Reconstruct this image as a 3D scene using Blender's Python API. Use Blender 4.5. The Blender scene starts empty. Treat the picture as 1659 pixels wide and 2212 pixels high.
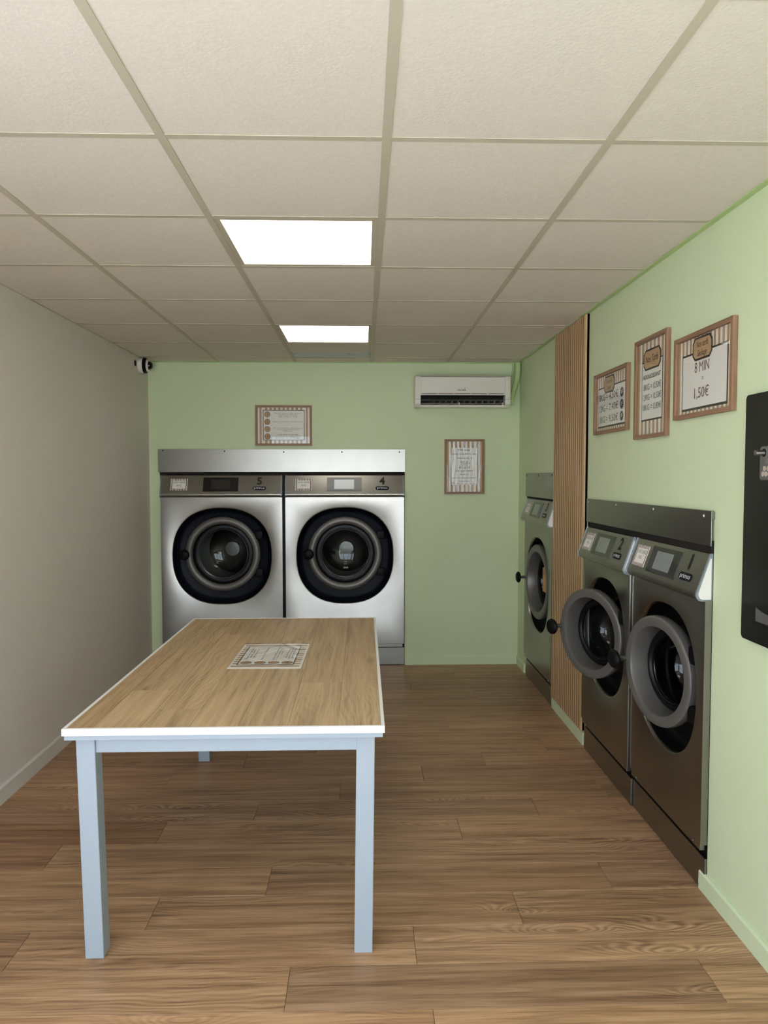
import bpy, bmesh, math, random
from mathutils import Vector, Matrix
random.seed(7)
SC = bpy.context.scene
COL = SC.collection
PI = math.pi

# ------------------------------------------------------------------ room numbers (metres)
XL, XR, YB, YF = -1.695, 1.248, 5.813, -0.75     # left, right, back and shop-front wall planes
CEIL = 2.424
EYE = 1.5226

# ------------------------------------------------------------------ camera
cam_d = bpy.data.cameras.new('camera'); cam = bpy.data.objects.new('camera', cam_d); COL.objects.link(cam)
SC.camera = cam
F_PX, YAW, PITCH, ROLL = 1569.92, 0.02795, -0.04897, -0.00063
cam_d.sensor_fit = 'HORIZONTAL'; cam_d.sensor_width = 36.0; cam_d.lens = 36.0 * F_PX / 1659.0
cam_d.clip_start = 0.02; cam_d.clip_end = 200
fwd = Vector((math.sin(YAW)*math.cos(PITCH), math.cos(YAW)*math.cos(PITCH), math.sin(PITCH)))
rgt = Vector((math.cos(YAW), -math.sin(YAW), 0)); upv = rgt.cross(fwd)
r2 = math.cos(ROLL)*rgt + math.sin(ROLL)*upv; u2 = -math.sin(ROLL)*rgt + math.cos(ROLL)*upv
cam.matrix_world = Matrix(((r2.x, u2.x, -fwd.x, 0), (r2.y, u2.y, -fwd.y, 0), (r2.z, u2.z, -fwd.z, EYE), (0, 0, 0, 1)))

# ------------------------------------------------------------------ world: bright overcast sky seen through the shop window
wd = bpy.data.worlds.new('overcast_sky'); SC.world = wd; wd.use_nodes = True
bg = wd.node_tree.nodes['Background']; bg.inputs[0].default_value = (0.77, 0.885, 1.0, 1); bg.inputs[1].default_value = 6.6
# sun behind the shop: it lights the paving outside and never shines in
sl_ = bpy.data.lights.new('sun', 'SUN'); sl_.energy = 42; sl_.angle = .01; sl_.color = (1.0, .97, .93)
so = bpy.data.objects.new('sun', sl_); COL.objects.link(so); so.rotation_euler = (math.radians(-6), math.radians(38), 0)
# window portal: only guides the sky sampling, gives no light of its own
WY0, WY1 = -.50, 1.20                            # side window in the left wall, beside the photographer
def portal(w, h, loc, rot):
    pl = bpy.data.lights.new('window_portal', 'AREA'); pl.shape = 'RECTANGLE'; pl.size = w; pl.size_y = h
    pl.cycles.is_portal = True
    po = bpy.data.objects.new('window_portal', pl); COL.objects.link(po); po.location = loc; po.rotation_euler = rot
portal(2.75, 2.2, ((XL+XR)/2, YF-0.16, 1.15), (PI/2, 0, 0))
portal(WY1-WY0, 2.05, (XL-.16, (WY0+WY1)/2, 1.2), (PI/2, 0, -PI/2))

SC.view_settings.view_transform = 'Standard'; SC.view_settings.look = 'None'
SC.view_settings.gamma = 1.0; SC.view_settings.use_curve_mapping = False
SC.view_settings.exposure = 0.0
SC.cycles.max_bounces = 14; SC.cycles.diffuse_bounces = 7; SC.cycles.glossy_bounces = 6
SC.cycles.transmission_bounces = 8; SC.cycles.transparent_max_bounces = 12
SC.cycles.caustics_reflective = False; SC.cycles.caustics_refractive = False
SC.cycles.sample_clamp_indirect = 6.0

# ------------------------------------------------------------------ materials
def lin(c):
    return tuple(((v/255)/12.92 if v/255 <= .04045 else ((v/255+.055)/1.055)**2.4) for v in c) + (1,)
MATS = {}
def mat(name, rgb, rough=.5, metal=0, spec=.5, bump=0, bscale=200, coat=0, var=0, vscale=3, rvar=0):
    if name in MATS: return MATS[name]
    m = bpy.data.materials.new(name); m.use_nodes = True; MATS[name] = m
    nt = m.node_tree; b = nt.nodes['Principled BSDF']
    b.inputs['Base Color'].default_value = lin(rgb); b.inputs['Roughness'].default_value = rough
    b.inputs['Metallic'].default_value = metal; b.inputs['Specular IOR Level'].default_value = spec
    b.inputs['Coat Weight'].default_value = coat
    N = lambda t: nt.nodes.new(t)
    if bump or var or rvar:
        tc = N('ShaderNodeTexCoord')
    if bump:
        nz = N('ShaderNodeTexNoise'); nz.inputs['Scale'].default_value = bscale; nz.inputs['Detail'].default_value = 3
        bp = N('ShaderNodeBump'); bp.inputs['Strength'].default_value = bump; bp.inputs['Distance'].default_value = .002
        nt.links.new(tc.outputs['Object'], nz.inputs['Vector']); nt.links.new(nz.outputs['Fac'], bp.inputs['Height'])
        nt.links.new(bp.outputs['Normal'], b.inputs['Normal'])
    if var:
        nz = N('ShaderNodeTexNoise'); nz.inputs['Scale'].default_value = vscale; nz.inputs['Detail'].default_value = 4
        mr = N('ShaderNodeMapRange'); mr.inputs['From Min'].default_value = .3; mr.inputs['From Max'].default_value = .7
        mr.inputs['To Min'].default_value = 1-var; mr.inputs['To Max'].default_value = 1+var
        mx = N('ShaderNodeMix'); mx.data_type = 'RGBA'; mx.blend_type = 'MULTIPLY'; mx.inputs['Factor'].default_value = 1
        nt.links.new(tc.outputs['Object'], nz.inputs['Vector']); nt.links.new(nz.outputs['Fac'], mr.inputs['Value'])
        mx.inputs['A'].default_value = lin(rgb); nt.links.new(mr.outputs['Result'], mx.inputs['B'])
        nt.links.new(mx.outputs['Result'], b.inputs['Base Color'])
    if rvar:
        nz = N('ShaderNodeTexNoise'); nz.inputs['Scale'].default_value = 5; nz.inputs['Detail'].default_value = 5
        mr = N('ShaderNodeMapRange'); mr.inputs['From Min'].default_value = .3; mr.inputs['From Max'].default_value = .7
        mr.inputs['To Min'].default_value = rough-rvar; mr.inputs['To Max'].default_value = rough+rvar
        nt.links.new(tc.outputs['Object'], nz.inputs['Vector']); nt.links.new(nz.outputs['Fac'], mr.inputs['Value'])
        nt.links.new(mr.outputs['Result'], b.inputs['Roughness'])
    return m

def wood(name, dark, mid, light, axis=0, rough=.45, ring=1.0, spec=.35, across=7.0, fine=150.0):
    """Oak-like grain running along one object axis; each piece offset by its own random number and tinted by its object colour."""
    if name in MATS: return MATS[name]
    m = bpy.data.materials.new(name); m.use_nodes = True; MATS[name] = m
    nt = m.node_tree; b = nt.nodes['Principled BSDF']; N = lambda t: nt.nodes.new(t); L = nt.links.new
    tc = N('ShaderNodeTexCoord'); oi = N('ShaderNodeObjectInfo')
    mul = N('ShaderNodeVectorMath'); mul.operation = 'MULTIPLY_ADD'
    cmb = N('ShaderNodeCombineXYZ')
    for i in range(3): L(oi.outputs['Random'], cmb.inputs[i])
    L(cmb.outputs[0], mul.inputs[0]); mul.inputs[1].default_value = (61, 47, 53); L(tc.outputs['Object'], mul.inputs[2])
    def stretched(a, c):
        mp = N('ShaderNodeMapping'); s = [c, c, c]; s[axis] = a
        mp.inputs['Scale'].default_value = s; L(mul.outputs[0], mp.inputs['Vector']); return mp.outputs[0]
    def noise(vec, scale=1, detail=4, dist=0, rough_=.55):
        nz = N('ShaderNodeTexNoise'); nz.inputs['Scale'].default_value = scale; nz.inputs['Detail'].default_value = detail
        nz.inputs['Distortion'].default_value = dist; nz.inputs['Roughness'].default_value = rough_
        L(vec, nz.inputs['Vector']); return nz.outputs['Fac']
    def math_(op, a, b_=None, v=None):
        n = N('ShaderNodeMath'); n.operation = op; L(a, n.inputs[0])
        if b_ is not None: L(b_, n.inputs[1])
        if v is not None: n.inputs[1].default_value = v
        return n.outputs[0]
    med = noise(stretched(1.6, across*5), 1, 6, .5, .6)
    low = noise(stretched(.9, across*.5), 1, 3, .3)
    sep = N('ShaderNodeSeparateXYZ'); L(mul.outputs[0], sep.inputs[0])
    ac = math_('MULTIPLY', sep.outputs[1 if axis == 0 else 0], v=400.0)
    warp = math_('MULTIPLY', low, v=110.0)
    vo = N('ShaderNodeTexVoronoi'); vo.inputs['Scale'].default_value = 1; L(stretched(1.25, 5.0), vo.inputs['Vector'])
    kd = N('ShaderNodeMapRange'); kd.inputs['From Min'].default_value = 0; kd.inputs['From Max'].default_value = .42
    kd.inputs['To Min'].default_value = 1; kd.inputs['To Max'].default_value = 0; L(vo.outputs['Distance'], kd.inputs['Value'])
    kd2 = math_('MULTIPLY', kd.outputs[0], kd.outputs[0])
    warp = math_('ADD', warp, math_('MULTIPLY', kd2, v=60.0))
    rs = math_('SINE', math_('ADD', ac, warp))
    mask = noise(stretched(.8, across*.35), 1, 2, 0)
    mk = N('ShaderNodeMapRange'); mk.inputs['From Min'].default_value = .42; mk.inputs['From Max'].default_value = .62
    mk.inputs['To Min'].default_value = .0; mk.inputs['To Max'].default_value = .075*ring; L(mask, mk.inputs['Value'])
    rs = math_('MULTIPLY', rs, math_('ADD', mk.outputs[0], math_('MULTIPLY', kd2, v=.10*ring)))
    fib = noise(stretched(7.0, fine*1.6), 1, 4, .1, .7)
    fibs = math_('MULTIPLY_ADD', fib, v=.42); fibs.node.inputs[2].default_value = -.21
    med2 = math_('MULTIPLY_ADD', med, v=.8); med2.node.inputs[2].default_value = .10
    s = math_('ADD', med2, rs); s = math_('ADD', s, fibs)
    cr = N('ShaderNodeValToRGB'); e = cr.color_ramp.elements
    e[0].position = .28; e[0].color = lin(dark); e[1].position = .72; e[1].color = lin(light)
    q = cr.color_ramp.elements.new(.5); q.color = lin(mid)
    L(s, cr.inputs[0])
    kn = N('ShaderNodeMapRange'); kn.inputs['From Min'].default_value = .015; kn.inputs['From Max'].default_value = .10
    kn.inputs['To Min'].default_value = .55; kn.inputs['To Max'].default_value = 1; L(vo.outputs['Distance'], kn.inputs['Value'])
    mx = N('ShaderNodeMix'); mx.data_type = 'RGBA'; mx.blend_type = 'MULTIPLY'; mx.inputs['Factor'].default_value = 1
    L(cr.outputs[0], mx.inputs['A']); L(kn.outputs[0], mx.inputs['B'])
    m2 = N('ShaderNodeMix'); m2.data_type = 'RGBA'; m2.blend_type = 'MULTIPLY'; m2.inputs['Factor'].default_value = 1
    L(mx.outputs['Result'], m2.inputs['A']); L(oi.outputs['Color'], m2.inputs['B'])
    L(m2.outputs['Result'], b.inputs['Base Color'])
    b.inputs['Roughness'].default_value = rough; b.inputs['Specular IOR Level'].default_value = spec
    bp = N('ShaderNodeBump'); bp.inputs['Strength'].default_value = .25; bp.inputs['Distance'].default_value = .001
    L(s, bp.inputs['Height']); L(bp.outputs[0], b.inputs['Normal'])
    return m

def thin_glass(name, wavy=0, tint=(1, 1, 1)):
    """A thin clear sheet: see-through, with mirror reflection after Fresnel."""
    if name in MATS: return MATS[name]
    m = bpy.data.materials.new(name); m.use_nodes = True; MATS[name] = m
    nt = m.node_tree; N = lambda t: nt.nodes.new(t); L = nt.links.new
    for n in list(nt.nodes):
        if n.type != 'OUTPUT_MATERIAL': nt.nodes.remove(n)
    out = [n for n in nt.nodes if n.type == 'OUTPUT_MATERIAL'][0]
    tr = N('ShaderNodeBsdfTransparent'); tr.inputs[0].default_value = tint + (1,)
    gl = N('ShaderNodeBsdfGlossy'); gl.inputs['Roughness'].default_value = .015
    fr = N('ShaderNodeFresnel'); fr.inputs[0].default_value = 1.5
    ge = N('ShaderNodeNewGeometry'); inv = N('ShaderNodeMath'); inv.operation = 'SUBTRACT'; inv.inputs[0].default_value = 1; L(ge.outputs['Backfacing'], inv.inputs[1])
    fm = N('ShaderNodeMath'); fm.operation = 'MULTIPLY'; L(fr.outputs[0], fm.inputs[0]); L(inv.outputs[0], fm.inputs[1])
    mx = N('ShaderNodeMixShader'); L(fm.outputs[0], mx.inputs[0]); L(tr.outputs[0], mx.inputs[1]); L(gl.outputs[0], mx.inputs[2])
    L(mx.outputs[0], out.inputs[0])
    if wavy:
        tc = N('ShaderNodeTexCoord'); mp = N('ShaderNodeMapping'); mp.inputs['Scale'].default_value = (14, 14, 3)
        nz = N('ShaderNodeTexNoise'); nz.inputs['Scale'].default_value = 1; nz.inputs['Detail'].default_value = 2; nz.inputs['Distortion'].default_value = 1.2
        bp = N('ShaderNodeBump'); bp.inputs['Strength'].default_value = wavy; bp.inputs['Distance'].default_value = .02
        L(tc.outputs['Object'], mp.inputs[0]); L(mp.outputs[0], nz.inputs['Vector']); L(nz.outputs['Fac'], bp.inputs['Height'])
        L(bp.outputs[0], gl.inputs['Normal']); L(bp.outputs[0], fr.inputs['Normal'])
    return m

def emit(name, rgb, strength):
    m = bpy.data.materials.new(name); m.use_nodes = True; MATS[name] = m
    b = m.node_tree.nodes['Principled BSDF']; b.inputs['Base Color'].default_value = (.8, .8, .8, 1)
    b.inputs['Emission Color'].default_value = lin(rgb); b.inputs['Emission Strength'].default_value = strength
    return m

GREEN = mat('green_wall_paint', (204, 216, 179), .75, spec=.25, bump=.12, bscale=260, var=.012)
GREEN_TRIM = mat('green_skirting_paint', (203, 216, 181), .45, spec=.4)
GREY_WALL = mat('textured_off_white_wall', (216, 209, 202), .8, spec=.2, bump=.7, bscale=150)
WHITE_TRIM = mat('off_white_skirting', (214, 210, 204), .5)
TILE = mat('mineral_ceiling_tile', (222, 214, 205), .95, spec=.1, bump=.35, bscale=120, var=.03, vscale=60)
RUNNER = mat('ceiling_grid_enamel', (186, 178, 160), .45, spec=.4)
RUNNER_G = mat('green_wall_angle', (168, 190, 132), .5, spec=.3)
STEEL = mat('brushed_stainless_steel', (147, 144, 138), .30, 1, var=.03, vscale=6)
STEEL_DARK = mat('dull_steel', (150, 150, 150), .3, 1)
DRUM = mat('dark_drum_steel', (84, 82, 78), .42, 1)
GALV = mat('galvanised_steel', (196, 202, 210), .45, .3)
RING = mat('silver_door_ring', (106, 103, 99), .42, .45)
NAVY = mat('navy_black_plastic', (13, 18, 29), .5, spec=.18)
BLACK = mat('black_plastic', (8, 8, 9), .5, spec=.15)
FOAM = mat('black_foam_strip', (38, 35, 33), .9, spec=.1)
RUBBER = mat('black_rubber_gasket', (8, 9, 11), .4, spec=.25)
SCREEN_F = mat('black_display_glass', (13, 14, 15), .08, spec=.6)
SCREEN = mat('grey_display', (120, 124, 122), .12, spec=.6)
CHEEK = mat('white_side_cheek', (222, 220, 214), .4)
CHEEK_EDGE = mat('grey_cheek_edge', (140, 148, 156), .35, .4)
INK = mat('black_ink', (16, 16, 14), .6)
INK_BROWN = mat('dark_brown_ink', (52, 40, 30), .7)
INK_RED = mat('red_brown_ink', (112, 72, 60), .7)
INK_GREY = mat('grey_ink', (88, 88, 88), .7)
PAPER = mat('white_paper', (232, 229, 222), .7, spec=.2)
TAN = mat('tan_print', (178, 147, 110), .7, spec=.2)
KRAFT = mat('cardboard', (186, 146, 102), .85, spec=.1, var=.05, vscale=20)
WHITE_P = mat('white_plastic', (224, 220, 210), .45)
AC_CREAM = mat('cream_ac_plastic', (228, 224, 214), .4)
AC_DARK = mat('dark_vent', (8, 8, 8), .8)
AC_VANE = mat('grey_vent_vane', (120, 116, 108), .6)
TABLE_GREY = mat('grey_blue_table_paint', (152, 162, 173), .5, spec=.35)
EDGE_WHITE = mat('white_edge_strip', (240, 239, 240), .4)
PIPE_G = mat('painted_pipe_green', (176, 200, 142), .5)
BOARD_BLACK = mat('satin_black_board', (17, 17, 15), .45, spec=.3)
COIN_PLATE = mat('brushed_coin_plate', (150, 148, 150), .35, .8)
COIN = mat('copper_coin_print', (196, 178, 166), .45, .3)
GROOVE = mat('dark_groove_board', (128, 98, 70), .8, spec=.1)
FELT = mat('black_felt_backing', (7, 7, 7), .95, spec=.05)
GLASS = thin_glass('clear_pane')
SLEEVE = thin_glass('crinkled_clear_sleeve', .6)
FLOOR_W = wood('oak_laminate_floor', (110, 80, 58), (160, 125, 95), (192, 157, 124), 0, .42, 1.0)
TABLE_W = wood('pale_oak_table_top', (138, 114, 86), (178, 152, 118), (200, 176, 142), 1, .42, .7)
SLAT_W = wood('oak_slat', (160, 130, 94), (194, 162, 122), (212, 184, 146), 2, .5, .4, across=12, fine=220)
FRAME_W = wood('brown_oak_frame', (108, 80, 60), (136, 104, 80), (156, 124, 98), 0, .5, .5, across=20, fine=300)
FRAME_WV = wood('brown_oak_frame_upright', (108, 80, 60), (136, 104, 80), (156, 124, 98), 2, .5, .5, across=20, fine=300)
DOOR_GLASS = thin_glass('washer_door_glass', tint=(.72, .74, .74))
LED = emit('led_panel_glow', (255, 250, 238), 4.0)

# ------------------------------------------------------------------ geometry helpers
def obj(name, me, m=None, parent=None, smooth=False, color=None):
    if isinstance(me, bmesh.types.BMesh):
        bm = me; me = bpy.data.meshes.new(name); bmesh.ops.recalc_face_normals(bm, faces=bm.faces[:]); bm.to_mesh(me); bm.free()
    if m is not None and not me.materials: me.materials.append(m)
    if smooth:
        for p in me.polygons: p.use_smooth = True
        if smooth != True:
            me.set_sharp_from_angle(angle=math.radians(smooth))
    o = bpy.data.objects.new(name, me); COL.objects.link(o)
    if parent is not None: o.parent = parent
    if color: o.color = color
    return o
def empty(name, loc=(0, 0, 0), rz=0, label=None, cat=None, group=None):
    o = bpy.data.objects.new(name, None); COL.objects.link(o); o.location = loc; o.rotation_euler = (0, 0, rz)
    o.empty_display_size = .1
    if label: tag(o, label, cat, group)
    return o
def tag(o, label, cat=None, group=None, kind=None):
    if label: o['label'] = label
    if cat: o['category'] = cat
    if group: o['group'] = group
    if kind: o['kind'] = kind
    return o
def struct(o): o['kind'] = 'structure'; return o

def box(x0, x1, y0, y1, z0, z1, bm=None, bev=0):
    own = bm is None or bev
    b = bmesh.new() if own else bm
    vs = [b.verts.new((x, y, z)) for z in (z0, z1) for y in (y0, y1) for x in (x0, x1)]
    for f in ((0, 2, 3, 1), (4, 5, 7, 6), (0, 1, 5, 4), (2, 6, 7, 3), (0, 4, 6, 2), (1, 3, 7, 5)): b.faces.new([vs[i] for i in f])
    if bev: bmesh.ops.bevel(b, geom=b.edges[:], offset=bev, segments=2, affect='EDGES', profile=.5)
    if bm is not None and bev:
        me = bpy.data.meshes.new('tmp'); b.to_mesh(me); b.free(); bm.from_mesh(me); bpy.data.meshes.remove(me); return bm
    return b
def prism(pts, a0, a1, axis=0, bm=None, bev=0):
    """Extrude a 2-D outline along an axis. axis 0: pts are (y,z); 1: (x,z); 2: (x,y)."""
    bm = bm or bmesh.new()
    P = {0: lambda p, a: (a, p[0], p[1]), 1: lambda p, a: (p[0], a, p[1]), 2: lambda p, a: (p[0], p[1], a)}[axis]
    A = [bm.verts.new(P(p, a0)) for p in pts]; B = [bm.verts.new(P(p, a1)) for p in pts]; n = len(pts)
    bm.faces.new(A[::-1]); bm.faces.new(B)
    for i in range(n): bm.faces.new([A[i], A[(i+1) % n], B[(i+1) % n], B[i]])
    if bev:
        bmesh.ops.bevel(bm, geom=bm.edges[:], offset=bev, segments=2, affect='EDGES', profile=.5)
    return bm
def lathe(prof, n=64, closed=False, bm=None, axis='y'):
    """Revolve (radius, along) pairs around the local y axis (or x / z)."""
    bm = bm or bmesh.new(); rings = []
    for r, a in prof:
        if r < 1e-6:
            v = {'y': (0, a, 0), 'x': (a, 0, 0), 'z': (0, 0, a)}[axis]
            rings.append([bm.verts.new(v)])
        else:
            ring = []
            for k in range(n):
                t = 2*PI*k/n; c, s = r*math.cos(t), r*math.sin(t)
                ring.append(bm.verts.new({'y': (c, a, s), 'x': (a, c, s), 'z': (c, s, a)}[axis]))
            rings.append(ring)
    pairs = list(zip(rings, rings[1:])) + ([(rings[-1], rings[0])] if closed else [])
    for A, B in pairs:
        for k in range(n):
            k2 = (k+1) % n
            if len(A) == 1 and len(B) == 1: continue
            if len(A) == 1: bm.faces.new([A[0], B[k], B[k2]])
            elif len(B) == 1: bm.faces.new([A[k], A[k2], B[0]])
            else: bm.faces.new([A[k], A[k2], B[k2], B[k]])
    return bm
def tube(pts, r, n=10, bm=None):
    bm = bm or bmesh.new(); pts = [Vector(p) for p in pts]; rings = []
    for i, p in enumerate(pts):
        d = (pts[min(i+1, len(pts)-1)] - pts[max(i-1, 0)]).normalized()
        u = d.cross(Vector((.31, .95, .1))).normalized(); w = d.cross(u)
        rings.append([bm.verts.new(p + r*(math.cos(2*PI*k/n)*u + math.sin(2*PI*k/n)*w)) for k in range(n)])
    for A, B in zip(rings, rings[1:]):
        for k in range(n): bm.faces.new([A[k], A[(k+1) % n], B[(k+1) % n], B[k]])
    bm.faces.new(rings[0][::-1]); bm.faces.new(rings[-1])
    return bm
def smooth_path(pts, n=6):
    P = [Vector(p) for p in pts]; out = []
    for i in range(len(P)-1):
        p0, p1, p2, p3 = P[max(i-1, 0)], P[i], P[i+1], P[min(i+2, len(P)-1)]
        for k in range(n):
            t = k/n
            out.append(.5*((2*p1) + (p2-p0)*t + (2*p0-5*p1+4*p2-p3)*t*t + (3*p1-p0-3*p2+p3)*t**3))
    out.append(P[-1]); return out
def rrect(x0, x1, z0, z1, r, n=6):
    out = []
    for cx, cz, a in ((x1-r, z1-r, 0), (x0+r, z1-r, PI/2), (x0+r, z0+r, PI), (x1-r, z0+r, 1.5*PI)):
        for k in range(n+1):
            t = a + PI/2*k/n; out.append((cx+r*math.cos(t), cz+r*math.sin(t)))
    return out
def flat(polys, y, bm=None):
    """Thin printed shapes in the local x-z plane, facing -y."""
    bm = bm or bmesh.new()
    for p in polys:
        f = bm.faces.new([bm.verts.new((x, y, z)) for x, z in p])
    return bm
def rect(x0, x1, z0, z1): return [(x0, z0), (x1, z0), (x1, z1), (x0, z1)]
def disc(cx, cz, r, n=28): return [(cx+r*math.cos(2*PI*k/n), cz+r*math.sin(2*PI*k/n)) for k in range(n)]
def ringpoly(cx, cz, r0, r1, n=28):
    o = []
    for k in range(n):
        a, b = 2*PI*k/n, 2*PI*(k+1)/n
        o.append([(cx+r0*math.cos(a), cz+r0*math.sin(a)), (cx+r1*math.cos(a), cz+r1*math.sin(a)), (cx+r1*math.cos(b), cz+r1*math.sin(b)), (cx+r0*math.cos(b), cz+r0*math.sin(b))])
    return o
def text_into(bm, body, x, z, h, y, align='CENTER', xs=1.0, shear=0, bold=0, spacing=1.0, fit=None):
    """Lettering in the local x-z plane, cap height h, reading along +x and facing -y. Base line at z."""
    cu = bpy.data.curves.new('t', 'FONT'); cu.body = body; cu.size = 1; cu.align_x = align; cu.shear = shear
    cu.offset = bold; cu.space_character = spacing; cu.resolution_u = 3; cu.fill_mode = 'FRONT'
    ob = bpy.data.objects.new('t', cu); COL.objects.link(ob)
    me = bpy.data.meshes.new_from_object(ob.evaluated_get(bpy.context.evaluated_depsgraph_get()))
    k = h/.73
    ws = [v.co.x for v in me.vertices]
    if fit and ws:
        xs = fit/((max(ws)-min(ws))*k)
    me.transform(Matrix(((k*xs, 0, 0, x), (0, 0, 1, y), (0, k, 0, z), (0, 0, 0, 1))))
    bm.from_mesh(me)
    bpy.data.objects.remove(ob); bpy.data.curves.remove(cu); bpy.data.meshes.remove(me)
    return bm
def lettering(name, items, m, y, parent):
    bm = bmesh.new()
    for it in items: text_into(bm, y=y, **it)
    return obj(name, bm, m, parent)

# ================================================================== SETTING
# ---- floor: oak laminate, planks 1.28 x 0.194 m running across the room
floor = bpy.data.objects.new('floor', None); COL.objects.link(floor); struct(floor)
tag(floor, 'brown oak laminate plank floor'); UNDER = mat('pale_joint', (176, 150, 122), .8)
sub = struct(obj('floor_underlay', box(XL-.2, XR+.2, YF-.1, YB+.2, -.05, -.0105), UNDER, floor))
PL, PW, R0 = 1.28, .1938, 2.003
JOINT = {-1: .195, 0: -.23, 1: -1.116, 2: .541, 3: .92, 4: -1.248, 5: .413, 6: .789, 7: -.117, 8: .30, 9: -.637, 10: 1.02, 11: -.32, 12: .514, 13: .05, 14: .92, 15: -.5, 16: .34, 17: -.15, 18: .7, 19: 0}
TINT = {(0, 0): (.78, .72, .68), (0, 1): (1.04, 1.03, 1.0), (-1, 0): (1.12, 1.1, 1.04), (-1, 1): (1.12, 1.08, 1.02), (5, 0): (.76, .68, .63), (4, 0): (.84, .77, .73), (4, 1): (1.0, 1.0, .97)}
for row in range(-19, 21):
    y0 = R0 + row*PW; y1 = y0+PW
    if y0 > YB or y1 < YF: continue
    y0c, y1c = max(y0, YF), min(y1, YB)
    j = JOINT.get(row, random.uniform(-.6, .7))
    while j > XL: j -= PL
    k = 0
    while j < XR:
        x0, x1 = max(j, XL), min(j+PL, XR)
        if x1-x0 > .004:
            g = .0006; hx, hy = (x1-x0)/2-g, (y1c-y0c)/2-g
            bm = bmesh.new(); box(-hx, hx, -hy, hy, -.010, 0, bm)
            top = [e for e in bm.edges if all(v.co.z > -.001 for v in e.verts)]
            bmesh.ops.bevel(bm, geom=top, offset=.0008, segments=1, affect='EDGES')
            t = TINT.get((row, k)) or [v*q_ for q_ in [random.uniform(.80, 1.08)] for v in (1, random.uniform(.97, 1.0), random.uniform(.94, 1.0))]
            o = obj('plank', bm, FLOOR_W, floor, color=(*t, 1)); o.location = ((x0+x1)/2, (y0c+y1c)/2, 0)
            k += 1
        j += PL

# ---- walls with the machine openings
OPB = (-1.612, .328, 1.575)                       # opening in the back wall: x0, x1, top
OP1 = (2.547, 3.977, 1.292); OP3 = (4.676, 5.478, 1.390)   # openings in the right wall: y0, y1, top
bm = bmesh.new()
box(XL-.15, OPB[0], YB, YB+.15, 0, CEIL+.1, bm); box(OPB[1], XR+.15, YB, YB+.15, 0, CEIL+.1, bm); box(OPB[0], OPB[1], YB, YB+.15, OPB[2], CEIL+.1, bm)
tag(struct(obj('wall_back', bm, GREEN)), 'light green painted back wall')
bm = bmesh.new()
for a, b, z in ((YF, OP1[0], 0), (OP1[1], OP3[0], 0), (OP3[1], YB, 0), (OP1[0], OP1[1], OP1[2]), (OP3[0], OP3[1], OP3[2])):
    box(XR, XR+.15, a, b, z, CEIL+.1, bm)
tag(struct(obj('wall_right', bm, GREEN)), 'light green painted side wall')
bm = bmesh.new()
for a, b, z0, z1 in ((YF, WY0, 0, CEIL+.1), (WY1, YB, 0, CEIL+.1), (WY0, WY1, 0, .18), (WY0, WY1, 2.22, CEIL+.1)): box(XL-.15, XL, a, b, z0, z1, bm)
tag(struct(obj('wall_left', bm, GREY_WALL)), 'off-white wall with woven texture')
# shop front behind the photographer: low sill, big glazing
bm = bmesh.new()
box(XL-.15, XR+.15, YF-.15, YF, 2.25, CEIL+.1, bm); box(XL-.15, XL+.08, YF-.15, YF, 0, 2.25, bm); box(XR-.08, XR+.15, YF-.15, YF, 0, 2.25, bm)
box(XL+.08, .05, YF-.15, YF, 0, .12, bm)
tag(struct(obj('wall_front', bm, GREY_WALL)), 'shop front wall around the glazing')
w1 = struct(empty('window_1', (0, 0, 0))); tag(w1, 'large shop window with grey metal frame')
WF = mat('grey_window_frame', (120, 124, 128), .4, .3)
def wframe(root, x0, x1, z0, z1, mull=()):
    for a, b in [(x0, x0+.05), (x1-.05, x1)] + [(m_-.025, m_+.025) for m_ in mull]:
        obj('window_frame', box(a, b, YF-.10, YF-.04, z0, z1), WF, root)
    for a, b in ((z0, z0+.05), (z1-.05, z1)): obj('window_frame', box(x0+.05, x1-.05, YF-.10, YF-.04, a, b), WF, root)
    xs = [x0+.05, *mull, x1-.05]
    for a, b in zip(xs, xs[1:]): obj('pane', box(a+.002, b-.002, YF-.072, YF-.068, z0+.05, z1-.05), GLASS, root)
wframe(w1, XL+.08, .05, .12, 2.25, (-.78,))
d1 = struct(empty('door_1', (0, 0, 0))); tag(d1, 'glazed entrance door with grey metal frame')
wframe(d1, .05, XR-.08, 0, 2.25)
w2 = struct(empty('window_2', (0, 0, 0))); tag(w2, 'side window with grey metal frame beside the entrance')
for a, b in ((WY0, WY0+.05), (WY1-.05, WY1)): obj('window_frame', box(XL-.10, XL-.04, a, b, .18, 2.22), WF, w2)
for a, b in ((.18, .23), (2.17, 2.22)): obj('window_frame', box(XL-.10, XL-.04, WY0+.05, WY1-.05, a, b), WF, w2)
obj('pane', box(XL-.072, XL-.068, WY0+.052, WY1-.052, .232, 2.168), GLASS, w2)
bm = bmesh.new(); box(-14, XL-.16, YF-.16, 12, -.2, -.02, bm)
gd = struct(obj('ground', box(-14, 14, -24, YF-.16, -.2, -.02, bm), mat('pale_paving', (188, 190, 192), .9)))
tag(gd, 'pale paved ground outside the shop')

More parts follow.
